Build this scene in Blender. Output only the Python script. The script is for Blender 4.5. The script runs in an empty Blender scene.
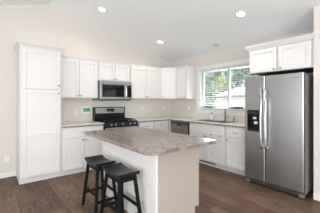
import bpy, bmesh, math, random
from mathutils import Vector, Matrix
random.seed(7)
PI = math.pi
C = bpy.context.scene.collection
sc = bpy.context.scene

# ------------------------------------------------------------------ camera, world, lights, exposure
CAM_H, YAW, FPX = 1.345, math.radians(38.8), 213.0
CX, HY = 160.0, 101.3
cd = bpy.data.cameras.new('camera')
cam = bpy.data.objects.new('camera', cd); C.objects.link(cam)
cam.location = (0, 0, CAM_H); cam.rotation_euler = (PI/2, 0, -YAW)
cd.sensor_width = 36; cd.sensor_fit = 'HORIZONTAL'; cd.lens = 36*FPX/320
cd.shift_y = -(106.5-HY)/320.0
cd.clip_start = 0.05; cd.clip_end = 300
sc.camera = cam

w = bpy.data.worlds.new('sky'); sc.world = w; w.use_nodes = True
bg = w.node_tree.nodes['Background']
bg.inputs[0].default_value = (0.93, 0.97, 1.0, 1); bg.inputs[1].default_value = 0.9

def lamp(name, kind, loc, energy, color=(1, 1, 1), rot=(0, 0, 0), **kw):
    d = bpy.data.lights.new(name, kind); d.energy = energy; d.color = color
    for k, v in kw.items(): setattr(d, k, v)
    o = bpy.data.objects.new(name, d); C.objects.link(o)
    o.location = loc; o.rotation_euler = rot
    return o
lamp('sun', 'SUN', (0, 0, 20), 2.0, (1, 0.96, 0.9), (math.radians(38), 0, math.radians(-70)), angle=0.01)
# added fill lights left of and behind the camera, for unseen living-room windows
lamp('fill_left', 'AREA', (-2.75, 0.2, 1.35), 98, (0.93, 0.975, 1), (0, math.radians(-117), 0),
     shape='RECTANGLE', size=2.0, size_y=4.6)
lamp('fill_rear', 'AREA', (-0.9, -3.6, 1.3), 165, (0.93, 0.975, 1), (math.radians(118), 0, 0),
     shape='RECTANGLE', size=4.6, size_y=2.2)
# daylight entering at the kitchen window
lamp('kitchen_window_daylight', 'AREA', (4.42, 2.755, 1.65), 20, (0.88, 0.95, 1), (0, math.radians(122), 0),
     shape='RECTANGLE', size=0.95, size_y=1.5)
vs = sc.view_settings
vs.view_transform = 'Standard'; vs.look = 'None'; vs.gamma = 1; vs.use_curve_mapping = False
vs.exposure = 0.80

# ------------------------------------------------------------------ materials
def pmat(name, col, rough=0.5, metal=0.0, spec=0.5):
    m = bpy.data.materials.new(name); m.use_nodes = True
    b = m.node_tree.nodes['Principled BSDF']
    b.inputs['Base Color'].default_value = (*col, 1); b.inputs['Roughness'].default_value = rough
    b.inputs['Metallic'].default_value = metal; b.inputs['Specular IOR Level'].default_value = spec
    return m
def nodes(m): return m.node_tree.nodes, m.node_tree.links, m.node_tree.nodes['Principled BSDF']
def coords(m, scale=(1, 1, 1), rot=(0, 0, 0)):
    N, L, b = nodes(m)
    tc = N.new('ShaderNodeTexCoord'); mp = N.new('ShaderNodeMapping')
    L.new(tc.outputs['Object'], mp.inputs['Vector'])
    mp.inputs['Scale'].default_value = scale; mp.inputs['Rotation'].default_value = rot
    return mp
def noise(m, mp, scale, detail=4, rough=0.6):
    N, L, b = nodes(m); n = N.new('ShaderNodeTexNoise')
    n.inputs['Scale'].default_value = scale; n.inputs['Detail'].default_value = detail
    n.inputs['Roughness'].default_value = rough
    L.new(mp.outputs['Vector'], n.inputs['Vector']); return n
def ramp(m, src, stops):
    N, L, b = nodes(m); r = N.new('ShaderNodeValToRGB')
    el = r.color_ramp.elements
    while len(el) < len(stops): el.new(0.5)
    for e, (p, c) in zip(el, stops): e.position = p; e.color = (*c, 1)
    L.new(src, r.inputs['Fac']); return r
def mixc(m, mode, fac, a, b_):
    N, L, b = nodes(m); x = N.new('ShaderNodeMix'); x.data_type = 'RGBA'; x.blend_type = mode
    x.inputs[0].default_value = fac
    L.new(a, x.inputs[6]); L.new(b_, x.inputs[7]); return x.outputs[2]
def bump(m, src, strength, dist=0.002):
    N, L, b = nodes(m); n = N.new('ShaderNodeBump')
    n.inputs['Strength'].default_value = strength; n.inputs['Distance'].default_value = dist
    L.new(src, n.inputs['Height']); L.new(n.outputs['Normal'], b.inputs['Normal'])
def painted(name, col, rough, amt=0.02, scale=60):
    m = pmat(name, col, rough); N, L, b = nodes(m)
    n = noise(m, coords(m), scale, 3)
    lo = tuple(c*(1-amt) for c in col); hi = tuple(min(1, c*(1+amt)) for c in col)
    r = ramp(m, n.outputs['Fac'], [(0.3, lo), (0.7, hi)])
    L.new(r.outputs['Color'], b.inputs['Base Color']); bump(m, n.outputs['Fac'], 0.08, 0.001)
    return m
M = {}
M['wall'] = painted('wall_paint', (0.69, 0.642, 0.60), 0.85, 0.012, 90)
M['ceiling'] = painted('ceiling_paint', (0.91, 0.925, 0.935), 0.9, 0.012, 120)
M['white'] = painted('white_cabinet_paint', (0.72, 0.70, 0.687), 0.38, 0.006, 30)
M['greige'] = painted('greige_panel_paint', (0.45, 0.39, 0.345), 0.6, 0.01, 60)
M['trim'] = painted('white_trim_paint', (0.78, 0.775, 0.765), 0.4, 0.006, 30)
M['plastic'] = pmat('white_plastic', (0.80, 0.79, 0.77), 0.35)
M['nickel'] = pmat('brushed_nickel', (0.30, 0.285, 0.27), 0.34, 1.0)
M['legblack'] = painted('black_leg_paint', (0.005, 0.005, 0.005), 0.5, 0.2, 40)
M['legblack'].node_tree.nodes['Principled BSDF'].inputs['Specular IOR Level'].default_value = 0.2
M['bronze'] = pmat('dark_brushed_faucet_metal', (0.24, 0.215, 0.20), 0.33, 1.0)
M['black'] = painted('black_satin_paint', (0.007, 0.0072, 0.0075), 0.36, 0.2, 40)
M['enamel'] = pmat('black_enamel', (0.008, 0.008, 0.009), 0.25, 0, 0.3)
M['matteblack'] = pmat('matte_black_enamel', (0.008, 0.008, 0.008), 0.5, 0, 0.25)
M['iron'] = pmat('cast_iron', (0.009, 0.009, 0.009), 0.6, 0, 0.2)
M['darkglass'] = pmat('dark_glass', (0.008, 0.008, 0.009), 0.06, 0, 0.3)
M['screen'] = pmat('dark_display', (0.02, 0.025, 0.035), 0.15)
M['darkcase'] = painted('dark_grey_case', (0.16, 0.145, 0.13), 0.5, 0.05, 60)
M['fridgeside'] = painted('grey_fridge_side', (0.27, 0.25, 0.23), 0.5, 0.05, 60)
M['gap_shade'] = painted('dark_gap_shade', (0.035, 0.026, 0.02), 0.8, 0.2, 40)  # near-black tone standing for the shade above the refrigerator
M['grille'] = pmat('dark_grille', (0.05, 0.048, 0.046), 0.5)
M['vinyl'] = pmat('white_vinyl', (0.52, 0.54, 0.56), 0.4)
M['green'] = pmat('green_print', (0.05, 0.21, 0.075), 0.5)
M['lightgreen'] = pmat('pale_green_print', (0.35, 0.55, 0.36), 0.5)
M['rubber'] = pmat('black_rubber', (0.02, 0.02, 0.02), 0.7)
def steel(name, col, rough, axis):
    m = pmat(name, col, rough, 1.0); N, L, b = nodes(m)
    s = [3, 3, 3]; 
    for i in range(3): s[i] = 2.0 if i == axis else 220.0
    n = noise(m, coords(m, tuple(s)), 1.0, 2)
    r = ramp(m, n.outputs['Fac'], [(0.25, tuple(c*0.93 for c in col)), (0.75, tuple(min(1, c*1.06) for c in col))])
    L.new(r.outputs['Color'], b.inputs['Base Color']); bump(m, n.outputs['Fac'], 0.05, 0.0004)
    return m
M['steel'] = steel('brushed_steel', (0.43, 0.435, 0.445), 0.33, 0)
M['steeldark'] = steel('dark_brushed_steel', (0.30, 0.275, 0.26), 0.36, 0)
M['handle'] = pmat('satin_steel_handle', (0.80, 0.79, 0.78), 0.38, 1.0)
# plank floor
m = M['floor'] = pmat('wood_plank_floor', (0.2, 0.13, 0.1), 0.45, 0, 0.16)
N, L, b = nodes(m)
mp = coords(m, (1, 1, 1), (0, 0, PI/2))
bk = N.new('ShaderNodeTexBrick'); L.new(mp.outputs['Vector'], bk.inputs['Vector'])
bk.offset = 0.37; bk.inputs['Scale'].default_value = 1.0
bk.inputs['Brick Width'].default_value = 1.22; bk.inputs['Row Height'].default_value = 0.152
bk.inputs['Mortar Size'].default_value = 0.0022; bk.inputs['Mortar Smooth'].default_value = 0.2
bk.inputs['Bias'].default_value = 0.0
bk.inputs['Color1'].default_value = (0.112, 0.068, 0.044, 1); bk.inputs['Color2'].default_value = (0.195, 0.125, 0.087, 1)
bk.inputs['Mortar'].default_value = (0.05, 0.032, 0.024, 1)
g1 = noise(m, coords(m, (34, 4.5, 1)), 1.0, 7, 0.72)
r1 = ramp(m, g1.outputs['Fac'], [(0.30, (0.45, 0.43, 0.42)), (0.50, (0.97, 0.96, 0.95)), (0.70, (1.50, 1.48, 1.46))])
g2 = noise(m, coords(m, (5, 0.8, 1)), 1.0, 3)
r2 = ramp(m, g2.outputs['Fac'], [(0.3, (0.78, 0.78, 0.80)), (0.7, (1.18, 1.16, 1.14))])
c = mixc(m, 'MULTIPLY', 1, bk.outputs['Color'], r1.outputs['Color']); c = mixc(m, 'MULTIPLY', 1, c, r2.outputs['Color'])
L.new(c, b.inputs['Base Color']); bump(m, g1.outputs['Fac'], 0.12, 0.001)
# speckled laminate
def laminate(name, stops, rough, fine=((0.72, 0.70, 0.68), (1.15, 1.14, 1.13))):
    m = pmat(name, (0.4, 0.36, 0.33), rough); N, L, b = nodes(m); mp = coords(m)
    a = noise(m, mp, 14, 9, 0.74); d = noise(m, mp, 130, 3, 0.7)
    r = ramp(m, a.outputs['Fac'], stops)
    r2 = ramp(m, d.outputs['Fac'], [(0.34, fine[0]), (0.55, (1.0, 1.0, 1.0)), (0.74, fine[1])])
    c = mixc(m, 'MULTIPLY', 1, r.outputs['Color'], r2.outputs['Color'])
    L.new(c, b.inputs['Base Color']); return m
M['laminate'] = laminate('speckled_laminate', [(0.32, (0.11, 0.09, 0.078)), (0.45, (0.205, 0.166, 0.144)), (0.55, (0.285, 0.234, 0.206)), (0.70, (0.40, 0.345, 0.31))], 0.17)
M['laminate'].node_tree.nodes['Principled BSDF'].inputs['Specular IOR Level'].default_value = 0.8
M['laminate_glare'] = laminate('glare_pale_laminate', [(0.30, (0.68, 0.63, 0.585)), (0.46, (0.72, 0.67, 0.625)), (0.56, (0.74, 0.69, 0.645)), (0.72, (0.77, 0.72, 0.68))], 0.25, ((0.93, 0.92, 0.91), (1.04, 1.04, 1.04)))  # paler copy of the laminate, worktop glare put into its colour
# window glass
m = M['glass'] = bpy.data.materials.new('window_glass'); m.use_nodes = True
N, L = m.node_tree.nodes, m.node_tree.links; N.clear()
o_ = N.new('ShaderNodeOutputMaterial'); mx = N.new('ShaderNodeMixShader'); tr = N.new('ShaderNodeBsdfTransparent')
gl = N.new('ShaderNodeBsdfGlossy'); gl.inputs['Roughness'].default_value = 0.02
fr = N.new('ShaderNodeFresnel'); fr.inputs['IOR'].default_value = 1.4
L.new(fr.outputs[0], mx.inputs[0]); L.new(tr.outputs[0], mx.inputs[1]); L.new(gl.outputs[0], mx.inputs[2]); L.new(mx.outputs[0], o_.inputs[0])
def emis(name, col, s):
    m = pmat(name, col, 0.4); b = m.node_tree.nodes['Principled BSDF']
    b.inputs['Emission Color'].default_value = (*col, 1); b.inputs['Emission Strength'].default_value = s; return m
M['lens'] = emis('lit_lamp_lens', (1, 0.97, 0.92), 3.0)
M['lens_off'] = pmat('frosted_lamp_lens', (0.66, 0.66, 0.65), 0.5)
# outdoors
def leafmat(name, a, b2):
    m = pmat(name, a, 0.6); N, L, b = nodes(m)
    n = noise(m, coords(m), 1.2, 4); r = ramp(m, n.outputs['Fac'], [(0.35, a), (0.65, b2)])
    L.new(r.outputs['Color'], b.inputs['Base Color']); return m
M['leaf_a'] = leafmat('blue_green_leaves', (0.20, 0.28, 0.25), (0.42, 0.52, 0.48))
M['leaf_b'] = leafmat('yellow_green_leaves', (0.30, 0.34, 0.15), (0.52, 0.55, 0.30))
M['leaf_c'] = leafmat('dark_hedge_leaves', (0.03, 0.05, 0.035), (0.09, 0.11, 0.08))
M['bark'] = painted('bark', (0.14, 0.10, 0.075), 0.9, 0.3, 12)
M['siding'] = painted('white_siding', (0.66, 0.65, 0.63), 0.7, 0.03, 3)
M['shingle'] = painted('pale_shingles', (0.62, 0.60, 0.58), 0.8, 0.12, 14)
M['concrete'] = painted('pale_concrete', (0.66, 0.65, 0.63), 0.8, 0.05, 2)
M['grass'] = leafmat('lawn', (0.16, 0.24, 0.10), (0.28, 0.34, 0.16))

# ------------------------------------------------------------------ mesh helpers
def nb(): return bmesh.new()
def box(bm, x0, x1, y0, y1, z0, z1, bev=0, seg=2):
    v = [bm.verts.new(p) for p in ((x0,y0,z0),(x1,y0,z0),(x1,y1,z0),(x0,y1,z0),(x0,y0,z1),(x1,y0,z1),(x1,y1,z1),(x0,y1,z1))]
    f = [bm.faces.new([v[i] for i in q]) for q in ((0,3,2,1),(4,5,6,7),(0,1,5,4),(1,2,6,5),(2,3,7,6),(3,0,4,7))]
    if bev:
        es = list({e for a in f for e in a.edges})
        bmesh.ops.bevel(bm, geom=es, offset=bev, segments=seg, profile=0.5, affect='EDGES')
    return bm
def hexa(bm, lo, hi):                       # frustum between two 4-point loops
    v = [bm.verts.new(p) for p in list(lo)+list(hi)]
    for q in ((0,3,2,1),(4,5,6,7),(0,1,5,4),(1,2,6,5),(2,3,7,6),(3,0,4,7)): bm.faces.new([v[i] for i in q])
    return bm
def prism(bm, pts, a, b_, axis='z'):        # polygon extruded along an axis
    def P(p, t):
        return {'z': (p[0], p[1], t), 'y': (p[0], t, p[1]), 'x': (t, p[0], p[1])}[axis]
    lo = [bm.verts.new(P(p, a)) for p in pts]; hi = [bm.verts.new(P(p, b_)) for p in pts]
    n = len(pts)
    bm.faces.new(lo[::-1]); bm.faces.new(hi)
    for i in range(n): bm.faces.new((lo[i], lo[(i+1) % n], hi[(i+1) % n], hi[i]))
    bmesh.ops.recalc_face_normals(bm, faces=bm.faces[:])
    return bm
def tube(bm, pts, r, n=10, flat=1.0):
    pts = [Vector(p) for p in pts]; rings = []
    rr = r if isinstance(r, (list, tuple)) else [r]*len(pts)
    up = Vector((0.0123, 0.07, 1)).normalized()
    for i, p in enumerate(pts):
        t = (pts[min(i+1, len(pts)-1)]-pts[max(i-1, 0)]).normalized()
        u = t.cross(up)
        if u.length < 0.05: u = t.cross(Vector((0, 1, 0)))
        u.normalize(); v = u.cross(t).normalized()
        rings.append([bm.verts.new(p+(u*math.cos(2*PI*k/n)+v*math.sin(2*PI*k/n)*flat)*rr[i]) for k in range(n)])
    for a, b_ in zip(rings, rings[1:]):
        for k in range(n):
            f = bm.faces.new((a[k], a[(k+1) % n], b_[(k+1) % n], b_[k])); f.smooth = True
    bm.faces.new(rings[0][::-1]); bm.faces.new(rings[-1])
    return bm
def lathe(bm, prof, n=20, mat=None, smooth=True):       # (r, h) profile about +Z, moved by mat
    mat = mat or Matrix.Identity(4); rings = []
    for r, h in prof:
        rings.append([bm.verts.new(mat @ Vector((r*math.cos(2*PI*k/n), r*math.sin(2*PI*k/n), h))) for k in range(n)])
    for a, b_ in zip(rings, rings[1:]):
        for k in range(n):
            f = bm.faces.new((a[k], a[(k+1) % n], b_[(k+1) % n], b_[k])); f.smooth = smooth
    bm.faces.new(rings[0][::-1]); bm.faces.new(rings[-1])
    return bm
def obj(name, bm, mat, parent=None, off=None):
    if off is not None: bmesh.ops.translate(bm, verts=bm.verts[:], vec=-Vector(off))
    bmesh.ops.recalc_face_normals(bm, faces=bm.faces[:])
    me = bpy.data.meshes.new(name); bm.to_mesh(me); bm.free()
    me.materials.append(mat)
    o = bpy.data.objects.new(name, me); C.objects.link(o)
    if parent: o.parent = parent
    return o
def tag(o, label, cat, group=None):
    o['label'] = label; o['category'] = cat
    if group: o['group'] = group
    return o
def thing(name, label, cat, loc=(0, 0, 0), rz=0, group=None):
    o = bpy.data.objects.new(name, None); C.objects.link(o); o.empty_display_size = 0.1
    o.location = loc; o.rotation_euler = (0, 0, rz)
    return tag(o, label, cat, group)
def struct(name, bm, mat, parent=None):
    o = obj(name, bm, mat, parent)
    if not parent: o['kind'] = 'structure'
    return o
def dup(o, parent=None):
    c = o.copy(); C.objects.link(c)
    if parent: c.parent = parent
    for ch in list(o.children): dup(ch, c)
    return c

# ------------------------------------------------------------------ room shell
XB, YA = 4.10, 4.635            # window wall (x) and range wall (y)
ZB, SL, RX = 2.495, 0.233, 0.905
ZR = ZB+SL*(XB-RX)
def ceil_z(x): return ZB+SL*(XB-x) if x > RX else ZR-0.28*(RX-x)
XL, YN = -3.0, -4.0
struct('floor', box(nb(), XL, XB+0.15, YN, YA+0.12, -0.05, 0), M['floor'])
struct('wall_back', prism(nb(), [(XL, 0), (XB+0.15, 0), (XB+0.15, ceil_z(XB+0.15)), (RX, ZR), (XL, ceil_z(XL))], YA, YA+0.12, 'y'), M['wall'])
WY0, WY1, WZ0, WZ1 = 1.99, 3.52, 1.135, 2.115
bm = nb()
box(bm, XB, XB+0.15, YN, WY0, 0, ZB); box(bm, XB, XB+0.15, WY1, YA, 0, ZB)
box(bm, XB, XB+0.15, WY0, WY1, 0, WZ0); box(bm, XB, XB+0.15, WY0, WY1, WZ1, ZB)
struct('wall_window_side', bm, M['wall'])
xr0, yr1 = 3.478, 0.958
bm = prism(nb(), [(xr0, 0), (XB, 0), (XB, ZB), (xr0, ceil_z(xr0))], -1.6, yr1, 'y')
struct('wall_right', bm, M['wall'])
bm = nb()
T = 0.12
prism(bm, [(RX, ZR), (XB+0.15, ceil_z(XB+0.15)), (XB+0.15, ceil_z(XB+0.15)+T), (RX, ZR+T), (XL, ceil_z(XL)+T), (XL, ceil_z(XL))], YN, YA+0.12, 'y')
struct('ceiling', bm, M['ceiling'])
struct('wall_left', prism(nb(), [(YN, 0), (YA, 0), (YA, ceil_z(XL)), (YN, ceil_z(XL))], XL-0.12, XL, 'x'), M['wall'])
struct('wall_front', prism(nb(), [(XL, 0), (XB+0.15, 0), (XB+0.15, ceil_z(XB+0.15)), (RX, ZR), (XL, ceil_z(XL))], YN-0.12, YN, 'y'), M['wall'])
def baseboard(name, x0, x1, y0, y1, h=0.088):
    bm = nb(); box(bm, x0, x1, y0, y1, 0, h, 0.004)
    return struct(name, bm, M['trim'])
baseboard('baseboard_back', XL, 0.383, YA-0.014, YA)
baseboard('baseboard_right', xr0-0.014, xr0, -1.6, yr1)

# window with casing
win = bpy.data.objects.new('window_1', None); C.objects.link(win); win.location = (XB, 2.755, WZ0); win['kind'] = 'structure'
wo = win.location
bm = nb(); cw = 0.088
box(bm, XB-0.018, XB, WY0-cw, WY0, WZ0-0.03, WZ1+cw, 0.003); box(bm, XB-0.018, XB, WY1, WY1+cw, WZ0-0.03, WZ1+cw, 0.003)
box(bm, XB-0.020, XB, WY0-cw, WY1+cw, WZ1, WZ1+cw, 0.003); box(bm, XB-0.018, XB, WY0-cw, WY1+cw, WZ0-0.085, WZ0-0.018, 0.003)
obj('window_casing', bm, M['trim'], win, wo)
bm = nb(); box(bm, XB-0.03, XB+0.075, WY0-0.0, WY1+0.0, WZ0-0.018, WZ0+0.004, 0.003)
obj('window_sill', bm, M['trim'], win, wo)
bm = nb()
box(bm, XB, XB+0.15, WY0-0.001, WY0+0.012, WZ0, WZ1); box(bm, XB, XB+0.15, WY1-0.012, WY1+0.001, WZ0, WZ1); box(bm, XB, XB+0.15, WY0, WY1, WZ1-0.012, WZ1+0.001)
obj('window_jamb', bm, M['trim'], win, wo)
fx0, fx1 = XB+0.085, XB+0.135
ym = 2.752
bm = nb(); fw = 0.038
box(bm, fx0, fx1, WY0+0.012, WY0+0.012+fw, WZ0, WZ1-0.012); box(bm, fx0, fx1, WY1-0.012-fw, WY1-0.012, WZ0, WZ1-0.012)
box(bm, fx0, fx1, WY0+0.05, WY1-0.05, WZ1-0.012-fw, WZ1-0.012); box(bm, fx0, fx1, WY0+0.05, WY1-0.05, WZ0+0.004, WZ0+0.004+fw)
box(bm, fx0-0.006, fx1, ym-0.026, ym+0.026, WZ0+0.004, WZ1-0.012, 0.004)
obj('window_frame', bm, M['vinyl'], win, wo)
for a, b_ in ((WY0+0.05, ym-0.026), (ym+0.026, WY1-0.05)):
    obj('window_pane', box(nb(), fx0+0.024, fx0+0.028, a, b_, WZ0+0.042, WZ1-0.05), M['glass'], win, wo)

def blind(y0, y1, label):
    t = thing('window_blind', label, 'blind', (XB+0.045, (y0+y1)/2, WZ1-0.014), 0, 'blinds in the kitchen window')
    o = Vector(t.location)
    obj('head_rail', box(nb(), XB+0.022, XB+0.068, y0, y1, WZ1-0.052, WZ1-0.014, 0.003), M['trim'], t, o)
    bm = nb(); z = WZ1-0.085
    while z > WZ0+0.06:
        h = 0.0035
        hexa(bm, [(XB+0.022, y0+0.004, z-h), (XB+0.068, y0+0.004, z+h), (XB+0.068, y1-0.004, z+h), (XB+0.022, y1-0.004, z-h)],
                 [(XB+0.022, y0+0.004, z-h+0.002), (XB+0.068, y0+0.004, z+h+0.002), (XB+0.068, y1-0.004, z+h+0.002), (XB+0.022, y1-0.004, z-h+0.002)])
        z -= 0.044
    obj('slats', bm, M['trim'], t, o)
    obj('bottom_rail', box(nb(), XB+0.022, XB+0.068, y0, y1, WZ0+0.022, WZ0+0.038, 0.003), M['trim'], t, o)
    bm = nb()
    for yy in (y0+0.12, (y0+y1)/2, y1-0.12): tube(bm, [(XB+0.045, yy, WZ1-0.05), (XB+0.045, yy, WZ0+0.03)], 0.0015, 6)
    obj('ladder_cord', bm, M['trim'], t, o)
blind(ym+0.012, WY1-0.018, 'white slatted blind lowered over the left half of the kitchen window')
blind(WY0+0.018, ym-0.012, 'white slatted blind lowered over the right half of the window beside the refrigerator')

# ------------------------------------------------------------------ cabinet helpers (local: x = width, front at y = 0, depth +y)
RA, RB = 0, -PI/2
def shaker(x0, x1, z0, z1, mid=None, st=0.058):
    bm = nb(); y0, y1, yp = -0.019, -0.001, -0.0065
    box(bm, x0, x0+st, y0, y1, z0, z1, 0.0015, 1); box(bm, x1-st, x1, y0, y1, z0, z1, 0.0015, 1)
    rails = [(z0, z0+st), (z1-st, z1)] + ([(mid-st/2, mid+st/2)] if mid else [])
    for a, b_ in rails: box(bm, x0+st-0.001, x1-st+0.001, y0, y1, a, b_, 0.0015, 1)
    box(bm, x0+st-0.002, x1-st+0.002, yp, y1, z0+st-0.002, z1-st+0.002)
    return bm
def knob(parent, x, z, y=-0.019):
    mat = Matrix.Translation((x, y, z)) @ Matrix.Rotation(PI/2, 4, 'X')
    return obj('knob', lathe(nb(), [(0.007, 0), (0.006, 0.010), (0.0085, 0.014), (0.0145, 0.019), (0.0150, 0.024), (0.010, 0.029), (0.003, 0.030)], 14, mat), M['nickel'], parent)
def pull(parent, x, z, w=0.10, y=-0.019):
    bm = nb(); h = w/2
    tube(bm, [(x-h, y-0.024, z), (x, y-0.027, z), (x+h, y-0.024, z)], 0.0055, 8)
    for s in (-1, 1): tube(bm, [(x+s*h*0.8, y+0.001, z), (x+s*h*0.8, y-0.025, z)], 0.0045, 8)
    return obj('bar_pull', bm, M['nickel'], parent)
def add_doors(t, doors):
    res = []
    for d in doors:
        o = obj('door', shaker(d['x'][0], d['x'][1], d['z'][0], d['z'][1], d.get('mid')), M['white'], t)
        if d.get('knob'): knob(o, *d['knob'])
        res.append(o)
    return res
def drawer(t, x0, x1, z0, z1, handle=True):
    bm = nb(); box(bm, x0, x1, -0.019, -0.001, z0, z1, 0.003)
    o = obj('drawer', bm, M['white'], t)
    if handle: pull(o, (x0+x1)/2, (z0+z1)/2)
    return o
def crown(t, w, d, z0, h, pr, left, right, front=True):
    l, r = (pr if left else 0), (pr if right else 0)
    bm = nb(); f = 0.02
    q = lambda e, z: [(-(l*e), -f*0-pr*e-0.004, z), (w+r*e, -pr*e-0.004, z), (w+r*e, d, z), (-(l*e), d, z)]
    hexa(bm, q(0.12, z0), q(0.12, z0+h*0.18)); hexa(bm, q(0.15, z0+h*0.18), q(0.9, z0+h*0.82)); hexa(bm, q(1, z0+h*0.82), q(1, z0+h))
    return obj('crown_molding', bm, M['white'], t)
def body(t, w, d, z0, z1, name='cabinet_body'):
    return obj(name, box(nb(), 0, w, 0.008, d, z0, z1), M['white'], t)
def toe(t, w, d, x0=0.0):
    return obj('toe_kick', box(nb(), x0, w, 0.075, d, 0, 0.102), M['white'], t)

YF, XF = 4.025, 3.515           # base cabinet fronts on either wall
YU, XU = 4.305, 3.770           # upper cabinet fronts
ZU0, ZU1 = 1.410, 2.172

# pantry
w_ = 0.617
t = thing('pantry_cabinet', 'tall white pantry cabinet with crown molding at left end of the back wall', 'cabinet', (0.383, YF, 0))
body(t, w_, 0.609, 0.102, 2.225); toe(t, w_-0.0, 0.609, 0.0)
add_doors(t, [dict(x=(0.028, w_-0.022), z=(1.550, 2.195), knob=(w_-0.050, 1.615)),
              dict(x=(0.028, w_-0.022), z=(0.118, 1.541), knob=(w_-0.050, 1.478), mid=0.79)])
crown(t, w_, 0.609, 2.222, 0.066, 0.045, True, True)

# upper cabinets on the back wall
def upper(name, label, x0, x1, z0, z1, doors, y0=YU, loc=None, rz=RA, dep=0.328, flags=(False, False)):
    t = thing(name, label, 'cabinet', loc or (x0, y0, z0), rz, 'white upper cabinets')
    w = x1-x0
    t.location.z = z0
    hz = z1-z0
    body(t, w-0.001, dep, 0, hz)
    crown(t, w-0.001, dep, hz, 0.046, 0.016, *flags)
    add_doors(t, doors(w, hz))
    return t
def pair(w, h, inset=0.02):
    c = w/2
    return [dict(x=(inset, c-0.004), z=(0.014, h-0.012), knob=(c-0.032, 0.048)), dict(x=(c+0.004, w-inset), z=(0.014, h-0.012), knob=(c+0.032, 0.048))]
upper('upper_cabinet', 'white two-door upper cabinet between the tall pantry and the microwave cabinet', 1.001, 1.790, ZU0, ZU1, pair)
upper('upper_cabinet', 'short white two-door upper cabinet directly above the microwave', 1.790, 2.560, 1.785, ZU1, pair)
upper('upper_cabinet', 'white two-door upper cabinet right of the microwave', 2.560, 3.489, ZU0, ZU1, pair)
# diagonal corner cabinet
dl = math.hypot(XU-3.490, YU-YF)
t = thing('corner_upper_cabinet', 'white upper cabinet with one angled door across the room corner', 'cabinet', (3.490, YU, ZU0), -PI/4, 'white upper cabinets')
Rm = Matrix.Rotation(PI/4, 3, 'Z')
pts = [(3.490, YU), (XU, YF), (XB-0.001, YF), (XB-0.001, YA-0.001), (3.490, YA-0.001)]
lp = [(Rm @ Vector((x-3.490, y-YU, 0))).xy for x, y in pts]
obj('cabinet_body', prism(nb(), lp, 0, ZU1-ZU0), M['white'], t)
cp = [(3.490, YU-0.02), (XU-0.02, YF), (XB-0.001, YF), (XB-0.001, YA-0.001), (3.490, YA-0.001)]
lp = [(Rm @ Vector((x-3.490, y-YU, 0))).xy for x, y in cp]
obj('crown_molding', prism(nb(), lp, ZU1-ZU0, ZU1-ZU0+0.046), M['white'], t)
add_doors(t, [dict(x=(0.016, dl-0.016), z=(0.014, ZU1-ZU0-0.012), knob=(0.045, 0.048))])
# window-wall upper
upper('upper_cabinet', 'narrow white single-door upper cabinet beside the window, left of its trim', 0, 0.370, ZU0, ZU1,
      lambda w, h: [dict(x=(0.016, w-0.016), z=(0.014, h-0.012), knob=(w-0.046, 0.048))], loc=(XU, YF-0.001, ZU0), rz=RB, flags=(False, True))
# over the refrigerator
fw_ = 0.935
t = thing('upper_cabinet', 'deep white two-door upper cabinet with crown molding above the refrigerator', 'cabinet', (3.505, 1.900, 1.812), RB, 'white upper cabinets')
body(t, fw_, 0.594, 0.006, 0.405); hz = 0.405
obj('gap_shade_panel', box(nb(), 0, fw_, 0.004, 0.594, 0, 0.005), M['gap_shade'], t)  # dark sheet added under the cabinet to paint the gap's shade
add_doors(t, [dict(x=(0.022, fw_/2-0.014), z=(0.014, hz-0.025), knob=(fw_/2-0.045, 0.045)), dict(x=(fw_/2+0.014, fw_-0.022), z=(0.014, hz-0.025), knob=(fw_/2+0.045, 0.045))])
bm = nb()
pr = 0.05
qq = lambda e, z, : [(-pr*e, -pr*e-0.004, z), (fw_, -pr*e-0.004, z), (fw_, 0.022, z), (-pr*e, 0.026-0.002, z)]
hexa(bm, qq(0.15, hz-0.012), qq(0.9, hz+0.046)); hexa(bm, qq(1, hz+0.046), qq(1, hz+0.060))
rt = lambda e, z: [(fw_, -pr*e-0.004, z), (fw_+0.005+0.04*e, -pr*e-0.004, z), (fw_+0.005+0.04*e, -0.0285, z), (fw_, -0.0285, z)]
hexa(bm, rt(0.55, hz+0.016), rt(0.9, hz+0.046)); hexa(bm, rt(1, hz+0.046), rt(1, hz+0.060))
box(bm, 0, fw_, 0.02, 0.594, hz, hz+0.05)
obj('crown_molding', bm, M['white'], t)

# base cabinets
def base(name, label, loc, rz, w, d=0.608, hollow=False):
    t = thing(name, label, 'cabinet', loc, rz, 'white base cabinets')
    if hollow:
        bm = nb(); box(bm, 0, 0.018, 0, d, 0.102, 0.875); box(bm, w-0.018, w, 0, d, 0.102, 0.875); box(bm, 0.018, w-0.018, 0, 0.018, 0.102, 0.875)
        box(bm, 0.018, w-0.018, d-0.01, d, 0.102, 0.875); box(bm, 0.018, w-0.018, 0.018, d-0.01, 0.102, 0.12)
        obj('cabinet_body', bm, M['white'], t)
    else: body(t, w, d, 0.102, 0.875)
    toe(t, w, d); return t
def base_doors(x0, x1, z0=0.118, z1=0.672):
    c = (x0+x1)/2
    return [dict(x=(x0, c-0.004), z=(z0, z1), knob=(c-0.032, z1-0.045)), dict(x=(c+0.004, x1), z=(z0, z1), knob=(c+0.032, z1-0.045))]
wl = 0.788
t = base('base_cabinet', 'white base cabinet with wide drawer over two doors between pantry and stove', (1.001, YF, 0), RA, wl)
add_doors(t, base_doors(0.020, wl-0.020)); drawer(t, 0.020, wl-0.020, 0.681, 0.862)
wr = 0.955
t = base('base_cabinet', 'white corner base cabinet with two top drawers right of the stove', (2.558, YF, 0), RA, wr)
add_doors(t, base_doors(0.066, wr-0.04)); drawer(t, 0.066, 0.485, 0.681, 0.862); drawer(t, 0.500, wr-0.04, 0.681, 0.862)
ws = 0.932
t = base('base_cabinet', 'white two-door sink base cabinet under the window', (XF, 3.312, 0), RB, ws, 0.584, True)
ds = add_doors(t, base_doors(0.020, ws-0.020)); drawer(t, 0.020, ws-0.020, 0.681, 0.862, False)
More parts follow.
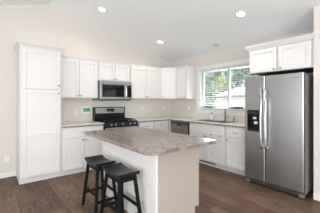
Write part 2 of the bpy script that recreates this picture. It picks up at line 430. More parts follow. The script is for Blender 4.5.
for xx in (3.312-2.722, 3.312-2.495):
    bm = nb(); box(bm, xx-0.012, xx+0.012, -0.023, -0.019, 0.650, 0.6745); box(bm, xx-0.012, xx+0.012, -0.023, -0.001, 0.6725, 0.676)
    obj('over_door_hook', bm, M['nickel'], ds[1])
we = 0.460
t = base('base_cabinet', 'narrow white base cabinet with drawer and single door beside the refrigerator', (XF, 2.379, 0), RB, we, 0.584)
add_doors(t, [dict(x=(0.020, we-0.020), z=(0.118, 0.672), knob=(0.052, 0.627))]); drawer(t, 0.020, we-0.020, 0.681, 0.862)
bm = nb(); box(bm, 0, 0.42, 0, 0.004, 0, 0.034)
for k in range(24): box(bm, 0.008+k*0.017, 0.014+k*0.017, -0.003, 0.001, 0.004, 0.030)
o = tag(obj('toe_kick_vent', bm, M['grille']), 'dark slim vent grille in the toe kick under the sink cabinet', 'vent')
o.location = (XF+0.0705, 3.08, 0.052); o.rotation_euler = (0, 0, RB)

# perimeter countertops
CT0, CT1 = 0.876, 0.914
def splash(parent, parts, off):
    bm = nb()
    for p in parts: box(bm, *p, CT1, 1.014, 0.003)
    return obj('backsplash', bm, M['laminate_glare'], parent, off)
loc = (1.002, 3.988, CT0)
t = thing('countertop', 'laminate countertop, its glare painted pale beige, between the pantry and the stove', 'countertop', loc)
obj('worktop', box(nb(), 1.002, 1.790, 3.988, YA-0.001, CT0, CT1, 0.005), M['laminate_glare'], t, loc)
o = obj('front_edge', box(nb(), 1.002, 1.790, 3.986, 3.989, CT0-0.001, CT1-0.012), M['laminate'], t, loc); o['label'] = 'darker front edge'
splash(t, [(1.002, 1.790, YA-0.020, YA-0.001)], loc)
loc = (2.560, 3.988, CT0)
t = thing('countertop', 'L-shaped laminate countertop, its glare painted pale beige, running round the corner under the window', 'countertop', loc)
xc = 3.478; HX0, HX1, HY0, HY1 = 3.60, 3.985, 2.475, 3.215
bm = nb()
ye = 1.918; e = 0.001
poly = [(2.560, YA-e), (2.560, 3.988), (xc, 3.988), (xc, ye), (XB-e, ye), (XB-e, YA-e)]
def holed(bm, zz, flip):
    pass
# tiles round the sink cut-out, sharing vertices
xs = [2.560, xc, HX0, HX1, XB-e]; ys = [ye, HY0, HY1, 3.988, YA-e]
V = {}
def gv(i, j, k):
    if (i, j, k) not in V: V[(i, j, k)] = bm.verts.new((xs[i], ys[j], CT1 if k else CT0))
    return V[(i, j, k)]
cells = {(i, j) for i in range(4) for j in range(4)} - {(0, 0), (0, 1), (0, 2), (2, 1)}
for i, j in cells:
    bm.faces.new((gv(i,j,1), gv(i+1,j,1), gv(i+1,j+1,1), gv(i,j+1,1))); bm.faces.new((gv(i,j,0), gv(i,j+1,0), gv(i+1,j+1,0), gv(i+1,j,0)))
    for (di, dj, a, b_) in ((-1,0,(i,j+1),(i,j)), (1,0,(i+1,j),(i+1,j+1)), (0,-1,(i,j),(i+1,j)), (0,1,(i+1,j+1),(i,j+1))):
        if (i+di, j+dj) not in cells: bm.faces.new((gv(*a,0), gv(*b_,0), gv(*b_,1), gv(*a,1)))
obj('worktop', bm, M['laminate_glare'], t, loc)
bm = nb(); box(bm, 2.560, xc-0.002, 3.986, 3.989, CT0-0.001, CT1-0.012); box(bm, xc-0.002, xc+0.001, ye, 3.989, CT0-0.001, CT1-0.012)
o = obj('front_edge', bm, M['laminate'], t, loc); o['label'] = 'darker front edge'
splash(t, [(2.560, XB-0.001, YA-0.020, YA-0.001), (XB-0.020, XB-0.001, ye, YA-0.020)], loc)

# sink, faucet, sprayer, soap
loc = (3.79, 2.845, CT1)
t = thing('kitchen_sink', 'stainless steel sink sunk in the countertop below the window', 'sink', loc)
bm = nb()
x0, x1, y0, y1 = HX0-0.018, HX1+0.045, HY0-0.018, HY1+0.018
rz0, rz1 = CT1+0.0005, CT1+0.006
box(bm, x0, HX0+0.012, y0, y1, rz0, rz1); box(bm, HX1-0.06, x1, y0, y1, rz0, rz1)
box(bm, HX0+0.012, HX1-0.06, y0, HY0+0.012, rz0, rz1); box(bm, HX0+0.012, HX1-0.06, HY1-0.012, y1, rz0, rz1)
box(bm, HX0+0.012, HX1-0.06, 2.83, 2.86, CT1-0.03, rz1)
obj('rim', bm, M['steel'], t, loc)
for a, b_ in ((HY0+0.012, 2.835), (2.855, HY1-0.012)):
    bm = nb(); p, q, zb = HX0+0.012, HX1-0.06, 0.745
    s = 0.004
    box(bm, p, q, a, b_, zb, zb+s); box(bm, p, p+s, a, b_, zb, rz0); box(bm, q-s, q, a, b_, zb, rz0); box(bm, p, q, a, a+s, zb, rz0); box(bm, p, q, b_-s, b_, zb, rz0)
    o = obj('basin', bm, M['steel'], t, loc)
    obj('drain', lathe(nb(), [(0.042, zb+s), (0.042, zb+s+0.003), (0.03, zb+s+0.001)], 18, Matrix.Translation(((p+q)/2, (a+b_)/2, 0))), M['nickel'], o, loc)
zt = rz1
fxp, fyp = 3.975, 2.700
t = thing('kitchen_faucet', 'tall dark metal faucet standing behind the sink', 'faucet', (fxp, fyp, zt))
obj('faucet_base', lathe(nb(), [(0.030, 0), (0.030, 0.006), (0.020, 0.016), (0.018, 0.09), (0.016, 0.10)], 18), M['bronze'], t)
sd = Vector((-0.80, -0.60, 0))
arc = [(0, 0, 0.09), (0, 0, 0.20), (0, 0, 0.225)]+[tuple(sd*(0.06*(1-math.cos(a)))+Vector((0, 0, 0.225+0.035*math.sin(a)))) for a in [PI*k/8 for k in range(1, 8)]]+[tuple(sd*0.122+Vector((0, 0, 0.21))), tuple(sd*0.124+Vector((0, 0, 0.165)))]
obj('spout', tube(nb(), arc, [0.014]*3+[0.0135]*7+[0.015, 0.016], 12), M['bronze'], t)
obj('lever', tube(nb(), [(0, -0.015, 0.075), (0, -0.045, 0.085), (0, -0.085, 0.115)], [0.009, 0.007, 0.006], 10), M['bronze'], t)
t = thing('side_sprayer', 'short metal side sprayer standing right of the faucet behind the sink', 'sprayer', (3.975, 2.490, zt))
obj('sprayer_collar', lathe(nb(), [(0.026, 0), (0.026, 0.006), (0.018, 0.016)], 16), M['nickel'], t)
obj('sprayer_head', lathe(nb(), [(0.014, 0.014), (0.016, 0.04), (0.021, 0.065), (0.020, 0.080), (0.008, 0.086)], 16), M['nickel'], t)
t = thing('soap_bottle', 'white pump soap bottle with dark pump left of the faucet', 'soap bottle', (4.005, 3.085, CT1+0.006))
obj('bottle', lathe(nb(), [(0.028, 0), (0.031, 0.006), (0.031, 0.095), (0.026, 0.112), (0.013, 0.122), (0.013, 0.130)], 20), M['plastic'], t)
bm = lathe(nb(), [(0.015, 0.130), (0.015, 0.146), (0.006, 0.150), (0.006, 0.170), (0.013, 0.172), (0.013, 0.182), (0.004, 0.184)], 14)
tube(bm, [(0, 0, 0.177), (-0.03, -0.02, 0.177), (-0.042, -0.028, 0.168)], 0.0055, 8)
obj('pump', bm, M['grille'], t)
t = thing('sink_stopper', 'small black round stopper on the counter beside the refrigerator', 'stopper', (3.72, 2.055, CT1+0.0005))
obj('stopper_disc', lathe(nb(), [(0.022, 0), (0.024, 0.006), (0.019, 0.012)], 16), M['rubber'], t)
obj('stopper_knob', lathe(nb(), [(0.006, 0.011), (0.006, 0.020), (0.010, 0.024), (0.004, 0.030)], 12), M['rubber'], t)

# dishwasher
wd = 0.612
t = thing('dishwasher', 'dark stainless dishwasher with black top edge left of the sink cabinet', 'dishwasher', (XF, 3.930, 0), RB)
obj('dishwasher_body', box(nb(), 0.004, wd-0.004, 0.0, 0.56, 0.105, 0.872), M['grille'], t)
d = obj('door_panel', box(nb(), 0.006, wd-0.022, -0.026, -0.001, 0.118, 0.800, 0.004), M['steeldark'], t)
bm = nb(); box(bm, 0.235, 0.365, -0.040, -0.026, 0.772, 0.796, 0.003); obj('pocket_handle', bm, M['enamel'], d)
obj('control_strip', box(nb(), 0.006, wd-0.022, -0.026, -0.001, 0.803, 0.868, 0.003), M['grille'], t)
obj('edge_trim', box(nb(), wd-0.021, wd-0.005, -0.024, -0.001, 0.118, 0.868), M['enamel'], t)
obj('toe_kick', box(nb(), 0.004, wd-0.004, 0.06, 0.5, 0, 0.104), M['enamel'], t)
obj('filler_panel', box(nb(), -0.094, -0.001, 0.001, 0.02, 0, 0.874), M['white'], t)

# ------------------------------------------------------------------ stove
t = thing('kitchen_range', 'black and stainless freestanding stove under the microwave', 'stove', (1.795, 3.985, 0))
W = 0.760
obj('range_body', box(nb(), 0, W, 0.0, 0.640, 0.03, 0.905), M['enamel'], t)
for x in (0.04, W-0.04):
    for y in (0.05, 0.58): obj('levelling_foot', lathe(nb(), [(0.02, 0), (0.02, 0.03)], 10, Matrix.Translation((x, y, 0))), M['grille'], t)
obj('cooktop', box(nb(), -0.001, W+0.001, -0.02, 0.560, 0.905, 0.925, 0.004), M['enamel'], t)
for cx in (0.20, 0.56):
    bm = nb(); a, b_, p, q = cx-0.165, cx+0.165, 0.03, 0.53
    for x in (a, cx, b_): box(bm, x-0.006, x+0.006, p, q, 0.945, 0.960)
    for y in (p, (p+q)/2, q, p+0.125, q-0.125): box(bm, a, b_, y-0.006, y+0.006, 0.945, 0.960)
    for x in (a, b_):
        for y in (p, q): box(bm, x-0.007, x+0.007, y-0.007, y+0.007, 0.925, 0.950)
    obj('burner_grate', bm, M['iron'], t)
    for y in (0.155, 0.405): obj('burner_cap', lathe(nb(), [(0.05, 0.925), (0.05, 0.936), (0.036, 0.938), (0.034, 0.944)], 18, Matrix.Translation((cx, y, 0))), M['iron'], t)
p = obj('control_panel', hexa(nb(), [(0, -0.045, 0.815), (W, -0.045, 0.815), (W, 0.01, 0.815), (0, 0.01, 0.815)], [(0, -0.022, 0.912), (W, -0.022, 0.912), (W, 0.01, 0.912), (0, 0.01, 0.912)]), M['matteblack'], t)
for x in (0.125, 0.225, 0.385, 0.565, 0.672):
    mat = Matrix.Translation((x, -0.034, 0.866)) @ Matrix.Rotation(PI/2-0.23, 4, 'X')
    k = obj('burner_knob', lathe(nb(), [(0.024, 0), (0.024, 0.006), (0.019, 0.008), (0.018, 0.030), (0.014, 0.033)], 16, mat), M['steeldark'], p)
dr = obj('oven_door', box(nb(), 0.004, W-0.004, -0.045, -0.001, 0.235, 0.808, 0.004), M['steel'], t)
obj('oven_window', box(nb(), 0.12, W-0.12, -0.047, -0.044, 0.34, 0.66), M['darkglass'], dr)
bm = tube(nb(), [(0.06, -0.095, 0.755), (W-0.06, -0.095, 0.755)], 0.011, 12)
for x in (0.09, W-0.09): tube(bm, [(x, -0.044, 0.755), (x, -0.095, 0.755)], 0.008, 8)
obj('oven_handle', bm, M['handle'], dr)
obj('storage_drawer', box(nb(), 0.004, W-0.004, -0.040, -0.001, 0.07, 0.225, 0.004), M['steel'], t)
g = obj('backguard', box(nb(), 0.0, W, 0.535, 0.640, 0.925, 1.215, 0.008), M['enamel'], t)
obj('steel_panel', box(nb(), 0.030, W-0.030, 0.529, 0.534, 1.075, 1.200, 0.002), M['steel'], g)
dp = obj('clock_display', box(nb(), 0.285, 0.475, 0.5255, 0.5285, 1.110, 1.180, 0.001), M['screen'], g)
for i in range(3):
    for s in (-1, 1):
        for j in range(2): obj('touch_button', box(nb(), 0.38+s*(0.135+0.05*i)-0.012, 0.38+s*(0.135+0.05*i)+0.012, 0.527, 0.529, 1.12+j*0.035, 1.135+j*0.035), M['nickel'], g)

# ------------------------------------------------------------------ microwave
t = thing('microwave', 'stainless over-the-range microwave with dark glass door above the stove', 'microwave', (1.795, 4.235, 1.372))
W, H = 0.760, 0.408
obj('microwave_case', box(nb(), 0, W, 0.0, 0.398, 0.0, H), M['darkcase'], t)
obj('vent_strip', box(nb(), 0.001, W-0.001, -0.022, -0.001, H-0.062, H-0.002, 0.003), M['steel'], t)
d = obj('door', box(nb(), 0.001, 0.625, -0.026, -0.001, 0.020, H-0.065, 0.004), M['steel'], t)
obj('glass_window', box(nb(), 0.045, 0.560, -0.029, -0.026, 0.066, H-0.078, 0.001), M['darkglass'], d)
bm = nb()
for i in range(2): tube(bm, [(0.592, -0.026, 0.075+i*0.215), (0.592, -0.055, 0.075+i*0.215)], 0.007, 8)
tube(bm, [(0.592, -0.048, 0.045), (0.592, -0.060, 0.10), (0.592, -0.065, 0.18), (0.592, -0.060, 0.27), (0.592, -0.048, 0.325)], 0.012, 12)
obj('door_handle', bm, M['handle'], d)
cp_ = obj('control_panel', box(nb(), 0.628, W-0.001, -0.026, -0.001, 0.020, H-0.065, 0.004), M['steel'], t)
obj('keypad', box(nb(), 0.636, W-0.010, -0.029, -0.026, 0.060, H-0.078, 0.001), M['darkglass'], cp_)
obj('clock_display', box(nb(), 0.648, W-0.020, -0.031, -0.029, H-0.13, H-0.092), M['screen'], cp_)
obj('bottom_vent', box(nb(), 0.01, W-0.01, -0.015, 0.05, -0.012, 0.019, 0.002), M['grille'], t)

# ------------------------------------------------------------------ refrigerator (front faces -x)
FX = 3.340
yL, yS, yR = 1.892, 1.558, 1.032
t = thing('refrigerator', 'large stainless side-by-side refrigerator with door dispenser between counter and right wall', 'refrigerator', (FX, yL, 0), RB)
W = yL-yR; ws_ = yL-yS
obj('fridge_case', box(nb(), 0.004, W-0.004, 0.075, 0.735, 0.045, 1.725, 0.006), M['fridgeside'], t)
zb, ztp = 0.095, 1.740
bm = nb()
# freezer door: panel with an opening for the dispenser
dx0, dx1, dz0, dz1 = 0.050, 0.246, 0.862, 1.206
bm.free()
def fdoor(x0, x1, hole=None):
    bm = nb(); n = 8
    xs_ = sorted(set([x0, x0+0.001, x0+0.0025, x0+0.0045, x0+0.007, x0+0.010, x0+0.014, x1-0.014, x1-0.010, x1-0.007, x1-0.0045, x1-0.0025, x1-0.001, x1]+([hole[0], hole[1]] if hole else [(x0+x1)/2])))
    zs_ = sorted(set([zb, ztp]+([hole[2], hole[3]] if hole else [])))
    def yy(x):
        d = min(x-x0, x1-x)
        return 0.008*(1-min(1, d/0.014))**2
    F = {(i, j): bm.verts.new((x, yy(x), z)) for i, x in enumerate(xs_) for j, z in enumerate(zs_)}
    B = {(i, j): bm.verts.new((x, 0.068, z)) for i, x in enumerate(xs_) for j, z in enumerate(zs_)}
    hc = lambda i, j: hole and xs_[i] >= hole[0]-1e-6 and xs_[i+1] <= hole[1]+1e-6 and zs_[j] >= hole[2]-1e-6 and zs_[j+1] <= hole[3]+1e-6
    cs = {(i, j) for i in range(len(xs_)-1) for j in range(len(zs_)-1) if not hc(i, j)}
    for i, j in cs:
        bm.faces.new((F[i,j], F[i+1,j], F[i+1,j+1], F[i,j+1]))
        bm.faces.new((B[i,j], B[i,j+1], B[i+1,j+1], B[i+1,j]))
        for di, dj, a, b_ in ((-1,0,(i,j),(i,j+1)), (1,0,(i+1,j+1),(i+1,j)), (0,-1,(i+1,j),(i,j)), (0,1,(i,j+1),(i+1,j+1))):
            if (i+di, j+dj) not in cs: bm.faces.new((F[a], F[b_], B[b_], B[a]))
    return bm
fz = obj('freezer_door', fdoor(0.002, ws_-0.004, (dx0, dx1, dz0, dz1)), M['steel'], t)
fd = obj('fridge_door', fdoor(ws_+0.004, W-0.002), M['steel'], t)
bm = nb()
box(bm, dx0, dx1, 0.060, 0.066, dz0, dz1); box(bm, dx0, dx0+0.008, -0.003, 0.06, dz0, dz1); box(bm, dx1-0.008, dx1, -0.003, 0.06, dz0, dz1)
box(bm, dx0, dx1, -0.003, 0.06, dz0, dz0+0.018); box(bm, dx0, dx1, -0.003, 0.06, dz1-0.085, dz1)
dsp = obj('dispenser', bm, M['enamel'], fz)
obj('dispenser_display', box(nb(), dx0+0.02, dx1-0.02, -0.006, -0.003, dz1-0.065, dz1-0.025), M['screen'], dsp)
cxd = (dx0+dx1)/2
for zz, hh, xo in ((1.055, 0.035, 0.012), (0.975, 0.045, 0.03)):
    obj('dispenser_paddle', box(nb(), cxd-0.028+xo, cxd+0.028+xo, 0.022, 0.032, zz, zz+hh, 0.003), M['plastic'], dsp)
obj('drip_tray', box(nb(), dx0+0.010, dx1-0.010, 0.0, 0.058, dz0+0.018, dz0+0.024), M['grille'], dsp)
def fhandle(parent, x):
    bm = nb()
    pts = [(x, 0.004, 1.405), (x, -0.028, 1.425), (x, -0.050, 1.395), (x, -0.062, 1.30), (x, -0.066, 1.15), (x, -0.062, 1.0), (x, -0.050, 0.905), (x, -0.028, 0.875), (x, 0.004, 0.895)]
    pts = [(a, b_, (c-0.875)/(1.425-0.875)*(1.545-0.610)+0.610) for a, b_, c in pts]
    tube(bm, pts, 0.0155, 12)
    return obj('door_handle', bm, M['handle'], parent)
fhandle(fz, ws_-0.036); fhandle(fd, ws_+0.036)
bm = nb(); box(bm, W-0.150, W-0.050, -0.0025, 0.0, 1.672, 1.682); obj('badge', bm, M['nickel'], fd)
bm = nb(); box(bm, 0.01, W-0.01, 0.045, 0.075, 0.022, 0.088)
for k in range(4): box(bm, 0.05, W-0.05, 0.040, 0.046, 0.032+k*0.014, 0.039+k*0.014)
obj('base_grille', bm, M['grille'], t)
for x0 in (0.006, W-0.072): obj('leg_cover', box(nb(), x0, x0+0.066, 0.018, 0.075, 0.008, 0.062, 0.006), M['darkcase'], t)
for x0 in (0.02, W-0.055):
    for yy_ in (0.10, 0.65): obj('foot', lathe(nb(), [(0.022, 0), (0.022, 0.02), (0.012, 0.024), (0.012, 0.05)], 12, Matrix.Translation((x0+0.02, yy_, 0))), M['rubber'], t)
for x0 in (0.02, W-0.075): obj('hinge_cover', box(nb(), x0, x0+0.055, 0.03, 0.17, 1.726, 1.752, 0.004), M['darkcase'], t)

# ------------------------------------------------------------------ island
ix0, ix1, iy0, iy1 = 1.318, 1.965, 1.700, 3.020
t = thing('kitchen_island', 'white paneled kitchen island base in the middle of the floor', 'island', (ix0, iy0, 0))
io = (ix0, iy0, 0)
obj('cabinet_body', box(nb(), ix0+0.012, ix1-0.002, iy0+0.018, iy1-0.012, 0.102, 0.875), M['white'], t, io)
obj('side_panel', box(nb(), ix0, ix0+0.011, iy0+0.018, iy1, 0, 0.875), M['white'], t, io)
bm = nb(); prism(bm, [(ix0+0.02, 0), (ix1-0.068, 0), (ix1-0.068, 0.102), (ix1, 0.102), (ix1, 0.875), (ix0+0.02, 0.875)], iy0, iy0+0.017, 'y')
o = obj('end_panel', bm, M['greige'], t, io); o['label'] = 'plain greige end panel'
obj('back_end_panel', box(nb(), ix0+0.012, ix1, iy1-0.011, iy1, 0.102, 0.875), M['white'], t, io)
bm = nb(); box(bm, ix0-0.006, ix0+0.020, iy0-0.006, iy0+0.020, 0, 0.875, 0.003)
obj('corner_trim', bm, M['trim'], t, io)
obj('toe_kick', box(nb(), ix0+0.02, ix1-0.07, iy0+0.02, iy1-0.02, 0, 0.100), M['white'], t, io)
# island doors (on the side towards the sink)
for k in range(3):
    yb = iy0+0.03+k*0.425
    bm = shaker(0, 0.405, 0.118, 0.856); bmesh.ops.transform(bm, matrix=Matrix.Translation((ix1, yb, 0)) @ Matrix.Rotation(PI/2, 4, 'Z'), verts=bm.verts[:])
    dd = obj('door', bm, M['white'], t, io)
    bm = nb(); lathe(bm, [(0.007, 0), (0.0085, 0.014), (0.0145, 0.019), (0.010, 0.029)], 12, Matrix.Translation((ix1+0.019, yb+0.36, 0.80)) @ Matrix.Rotation(PI/2, 4, 'Y'))
    obj('knob', bm, M['nickel'], dd, io)
# island top with a rounded front corner
tx0, tx1, ty0, ty1 = 1.055, 1.990, 1.448, 3.055
def rounded(x0, x1, y0, y1, radii, n=8):
    pts = []
    for (cx, cy, a0, r) in ((x0, y0, PI, radii[0]), (x1, y0, 1.5*PI, radii[1]), (x1, y1, 0, radii[2]), (x0, y1, 0.5*PI, radii[3])):
        ox = cx+(r if cx == x0 else -r); oy = cy+(r if cy == y0 else -r)
        for k in range(n+1):
            a = a0+0.5*PI*k/n; pts.append((ox+r*math.cos(a), oy+r*math.sin(a)))
    return pts
bm = prism(nb(), rounded(tx0, tx1, ty0, ty1, (0.10, 0.03, 0.03, 0.03)), CT0, CT1)
es = [e for e in bm.edges if all(abs(v.co.z-CT1) < 1e-6 for v in e.verts)]
bmesh.ops.bevel(bm, geom=es, offset=0.006, segments=3, profile=0.5, affect='EDGES')
tag(obj('island_countertop', bm, M['laminate']), 'large grey-beige speckled countertop with rounded corners lying on the island', 'countertop')

# ------------------------------------------------------------------ stools
def make_stool(label, x, y):
    t = thing('bar_stool', label, 'stool', (x, y, 0), 0, 'black saddle stools at the island')
    bm = nb(); nx, ny = 8, 18; hx, hy = 0.122, 0.198; G = {}
    for i in range(nx+1):
        for j in range(ny+1):
            u, v = -1+2*i/nx, -1+2*j/ny
            z = 0.590+0.028*v*v+0.003*(1-u*u)*0
            G[i, j, 1] = bm.verts.new((u*hx, v*hy, z)); G[i, j, 0] = bm.verts.new((u*hx, v*hy, z-0.034))
    for i in range(nx):
        for j in range(ny):
            f = bm.faces.new((G[i,j,1], G[i+1,j,1], G[i+1,j+1,1], G[i,j+1,1])); f.smooth = True
            f = bm.faces.new((G[i,j,0], G[i,j+1,0], G[i+1,j+1,0], G[i+1,j,0])); f.smooth = True
    for j in range(ny):
        for i in (0, nx): bm.faces.new((G[i,j,0], G[i,j+1,0], G[i,j+1,1], G[i,j,1]))
    for i in range(nx):
        for j in (0, ny): bm.faces.new((G[i,j,0], G[i+1,j,0], G[i+1,j,1], G[i,j,1]))
    bmesh.ops.recalc_face_normals(bm, faces=bm.faces[:])
    es = [e for e in bm.edges if len(e.link_faces) == 2 and e.calc_face_angle(0) > 1.0]
    bmesh.ops.bevel(bm, geom=es, offset=0.006, segments=2, profile=0.5, affect='EDGES')
    obj('seat', bm, M['black'], t)
    tp = lambda sx, sy: Vector((sx*0.088, sy*0.145, 0.560)); ft = lambda sx, sy: Vector((sx*0.138, sy*0.212, 0.0))
    def at(sx, sy, z): return ft(sx, sy).lerp(tp(sx, sy), z/0.560)
    for sx in (-1, 1):
        for sy in (-1, 1):
            a, b_ = ft(sx, sy), tp(sx, sy); h = 0.0165
            q = lambda p: [(p.x-h, p.y-h, p.z), (p.x+h, p.y-h, p.z), (p.x+h, p.y+h, p.z), (p.x-h, p.y+h, p.z)]
            b2 = b_.copy(); b2.z = 0.566
            bm = hexa(nb(), q(a), q(b2))
            bmesh.ops.bevel(bm, geom=bm.edges[:], offset=0.003, segments=1, affect='EDGES')
            obj('leg', bm, M['legblack'], t)
    def bar(name, p, q, hw, hh):
        p, q = Vector(p), Vector(q); dirv = (q-p).normalized(); s = Vector((-dirv.y, dirv.x, 0)).normalized()
        L4 = lambda c: [c-s*hw-Vector((0, 0, hh)), c+s*hw-Vector((0, 0, hh)), c+s*hw+Vector((0, 0, hh)), c-s*hw+Vector((0, 0, hh))]
        return obj(name, hexa(nb(), L4(p), L4(q)), M['legblack'], t)
    for sx in (-1, 1): bar('stretcher', at(sx, -1, 0.240), at(sx, 1, 0.240), 0.009, 0.015); bar('seat_rail', at(sx, -1, 0.535), at(sx, 1, 0.535), 0.009, 0.022)
    for sy in (-1, 1): bar('stretcher', at(-1, sy, 0.165), at(1, sy, 0.165), 0.009, 0.015); bar('seat_rail', at(-1, sy, 0.540), at(1, sy, 0.540), 0.009, 0.024)
    return t
s1 = make_stool('black wooden saddle stool nearer the stove, farther of the two at the island', 1.093, 2.575)
s2 = dup(s1); s2.location = (1.117, 2.075, 0)
s2['label'] = 'black wooden saddle stool nearer the viewer, overlapping the other stool'

# ------------------------------------------------------------------ outlets and the small green display
def outlet(label, loc, rz, kind='duplex'):
    t = thing('wall_outlet', label, 'outlet', loc, rz, 'white wall outlets')
    p = obj('cover_plate', box(nb(), -0.036, 0.036, -0.006, -0.0005, -0.058, 0.058, 0.002), M['plastic'], t)
    for z in (-0.024, 0.024):
        mat = Matrix.Translation((0, -0.006, z)) @ Matrix.Rotation(PI/2, 4, 'X')
        s = obj('socket', lathe(nb(), [(0.0165, 0), (0.0165, 0.003), (0.015, 0.004)], 14, mat), M['trim'], t)
        bm = nb()
        for sx in (-0.006, 0.006): box(bm, sx-0.0012, sx+0.0012, -0.0108, -0.0098, z-0.002, z+0.007)
        obj('slot', bm, M['grille'], s)
    return t
outlet('white wall outlet low on the wall left of the pantry', (0.245, YA, 0.325), RA)
outlet('white wall outlet above the counter beside the small green display', (1.440, YA, 1.095), RA)
outlet('white wall outlet right of the stove under the two-door cabinet', (3.140, YA, 1.165), RA)
outlet('white wall outlet nearest the room corner on the stove wall', (3.870, YA, 1.165), RA)
outlet('white wall outlet on the window wall under the narrow cabinet', (XB, 3.895, 1.165), RB)
t = thing('wall_display', 'small white framed display with green panel on wall left of stove', 'display', (1.655, YA, 1.160))
obj('frame', box(nb(), -0.115, 0.122, -0.020, -0.0005, -0.072, 0.072, 0.004), M['plastic'], t)
f = obj('green_panel', box(nb(), -0.072, 0.082, -0.0225, -0.0195, -0.040, 0.040, 0.001), M['green'], t); f['label'] = 'dark green front panel'
bm = nb()
for x0, x1, z0, z1 in ((-0.060, -0.02, 0.008, 0.028), (-0.012, 0.03, 0.008, 0.028), (0.038, 0.07, 0.008, 0.028), (-0.060, 0.01, -0.028, -0.014), (0.02, 0.07, -0.028, -0.014)):
    box(bm, x0, x1, -0.0235, -0.0222, z0, z1)
obj('pale_marking', bm, M['lightgreen'], f)

# ------------------------------------------------------------------ ceiling fixtures
def ceil_at(px, py):
    u = (px-CX)/FPX; s, c_ = math.sin(YAW), math.cos(YAW)
    dx, dy, dz = s+u*c_, c_-u*s, (HY-py)/FPX
    tt = (ZB+SL*XB-CAM_H)/(dz+SL*dx)
    return Vector((tt*dx, tt*dy, CAM_H+tt*dz))
TILT = math.atan(SL)
def can(px, py, label, lit=True, r=0.088):
    p = ceil_at(px, py)
    t = thing('recessed_light', label, 'ceiling light', p, 0, 'round recessed ceiling lights')
    t.rotation_euler = (0, TILT, 0)
    obj('trim_ring', lathe(nb(), [(r, -0.0005), (r, -0.005), (r*0.92, -0.009), (r*0.74, -0.0065), (r*0.74, -0.0005)], 28), M['trim'], t)
    obj('lens', lathe(nb(), [(r*0.73, -0.001), (r*0.73, -0.006), (r*0.4, -0.0075), (0.004, -0.008)], 28), M['lens'] if lit else M['lens_off'], t)
    if lit:
        l = lamp('lamp_light', 'SPOT', (0, 0, -0.02), 16, (1, 0.90, 0.79), (0, 0, 0), spot_size=math.radians(150), spot_blend=0.7, shadow_soft_size=0.06)
        l.parent = t
can(102, 9.5, 'leftmost of the three lit recessed ceiling lights, high beside the sloped wall edge')
can(160.5, 42, 'lit recessed ceiling light nearest the room corner, lowest of the three')
can(241, 14, 'lit recessed ceiling light nearest the refrigerator, rightmost of the three')
can(216, 45.3, 'unlit round white ceiling fixture above the kitchen window', False)

# ------------------------------------------------------------------ outdoors
o = struct('ground', box(nb(), XB+0.15, 120, -40, 120, -0.50, -0.40), M['grass'])
struct('driveway', box(nb(), 26, 48, 8, 34, -0.40, -0.37), M['concrete'])
def ray(px, py, dist):
    u = (px-CX)/FPX; s, c_ = math.sin(YAW), math.cos(YAW)
    return Vector((dist*(s+u*c_), dist*(c_-u*s), CAM_H+dist*(HY-py)/FPX))
# neighbour house, long side facing the kitchen window
hp = ray(216, 100, 40)
R = Matrix.Translation((hp.x, hp.y, -0.40)) @ Matrix.Rotation(-PI/2-0.35, 4, 'Z')
t = tag(bpy.data.objects.new('neighbor_house', None), 'pale single-storey house with light roof seen through the kitchen window', 'house'); C.objects.link(t); t.matrix_world = R
LW = 13.0
obj('house_wall', box(nb(), 0, LW, 0, 7, 0, 2.70), M['siding'], t)
ez, rzz = 2.72, 4.35
bm = nb()
v = [bm.verts.new(p) for p in ((-0.4,-0.45,ez),(LW+0.4,-0.45,ez),(LW+0.4,7.45,ez),(-0.4,7.45,ez),(1.7,3.5,rzz),(LW-1.7,3.5,rzz))]
for q in ((0,3,2,1),(0,1,5,4),(1,2,5),(2,3,4,5),(3,0,4)): bm.faces.new([v[i] for i in q])
obj('roof', bm, M['shingle'], t)
obj('gutter', box(nb(), -0.42, LW+0.42, -0.55, -0.43, ez-0.30, ez+0.02), M['darkcase'], t)
for x in (2.0, 8.2):
    wf = obj('window', box(nb(), x, x+1.1, -0.05, -0.001, 1.0, 2.0), M['trim'], t)
    obj('pane', box(nb(), x+0.08, x+1.02, -0.06, -0.05, 1.08, 1.92), M['vinyl'], wf)
obj('garage_door', box(nb(), 4.3, 7.2, -0.04, -0.001, 0.02, 2.1), M['trim'], t)
def leaves(bm, c, rad, n, s):
    c = Vector(c)
    for _ in range(n):
        while True:
            p = Vector((random.uniform(-1, 1), random.uniform(-1, 1), random.uniform(-1, 1)))
            if 0.25 < p.length < 1: break
        p = Vector((p.x*rad[0], p.y*rad[1], p.z*rad[2]))+c
        a = Vector((random.gauss(0, 1), random.gauss(0, 1), random.gauss(0, 1))).normalized()
        b_ = a.cross(Vector((random.gauss(0, 1), random.gauss(0, 1), random.gauss(0, 1)))).normalized()
        k = s*random.uniform(0.6, 1.3)
        bm.faces.new([bm.verts.new(p+a*k), bm.verts.new(p+b_*k*0.5), bm.verts.new(p-a*k), bm.verts.new(p-b_*k*0.5)])
def blob(bm, c, rad):
    r = bmesh.ops.create_icosphere(bm, subdivisions=3, radius=1.0)
    for v in r['verts']:
        k = 0.80*(1+0.16*math.sin(5*v.co.x+3*v.co.z)+0.12*math.sin(7*v.co.y-4*v.co.z+1))
        v.co = Vector((v.co.x*rad[0]*k+c[0], v.co.y*rad[1]*k+c[1], v.co.z*rad[2]*k+c[2]))
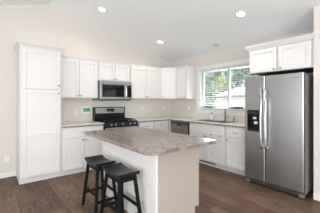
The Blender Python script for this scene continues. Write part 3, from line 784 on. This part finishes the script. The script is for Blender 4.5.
def tree(px, dist, h, rad, mat, label, n=900, s=0.3, rz=None):
    p = ray(px, 100, dist); p.z = -0.40
    t = thing('tree', label, 'tree', p, 0, 'trees outside the window')
    k = dist/22.0
    obj('trunk', tube(nb(), [(0, 0, 0), (0.05*k, 0, h*0.35), (0, 0.05*k, h*0.8)], [0.16*k, 0.12*k, 0.04*k], 10), M['bark'], t)
    bm = nb(); rz = rz or rad; zc = h-rz
    blob(bm, (0, 0, zc), (rad*0.9, rad*0.9, rz*0.95))
    leaves(bm, (0, 0, zc), (rad*0.9, rad*0.9, rz), n, s)
    for q in range(5):
        a = q*1.26; leaves(bm, (rad*0.6*math.cos(a), rad*0.6*math.sin(a), zc-rz*0.5+0.4*rz*(q % 3)), (rad*0.55, rad*0.55, rz*0.5), n//5, s)
    obj('foliage', bm, mat, t)
tree(205, 17, 4.9, 0.85, M['leaf_a'], 'blue-green leafy tree at the far left of the window view', 1300, 0.13, 2.2)
tree(219, 58, 8.6, 3.0, M['leaf_b'], 'yellow-green tree behind the left end of the pale house', 900, 0.5)
tree(230, 70, 17.0, 5.0, M['leaf_a'], 'tall blue-green tree behind the middle of the house roof', 1400, 0.7, 7.0)
tree(238, 100, 20.0, 6.0, M['leaf_b'], 'yellow-green tree farthest away, behind the right part of the house roof', 1300, 0.9, 8.5)
tree(256, 48, 11.0, 2.9, M['leaf_a'], 'large tree standing behind the house, mostly hidden by the refrigerator', 1300, 0.7, 6.5)
tree(203, 92, 18.0, 6.0, M['leaf_a'], 'tall distant tree behind the leftmost leafy tree', 1300, 0.8, 7.0)
p = ray(237, 105, 29); p.z = -0.37
bm = nb()
for k in range(5): leaves(bm, (0, 0.9-0.45*k, 0.55+0.08*(k % 2)), (0.35, 0.4, 0.42), 150, 0.13)
t = thing('hedge', 'low dark shrub row in front of the pale house', 'hedge', p, -0.35)
obj('foliage', bm, M['leaf_c'], t)
bm = nb()
for k in range(5): tube(bm, [(0, 0.9-0.45*k, 0), (0, 0.9-0.45*k, 0.5)], 0.03, 6)
obj('stem', bm, M['bark'], t)
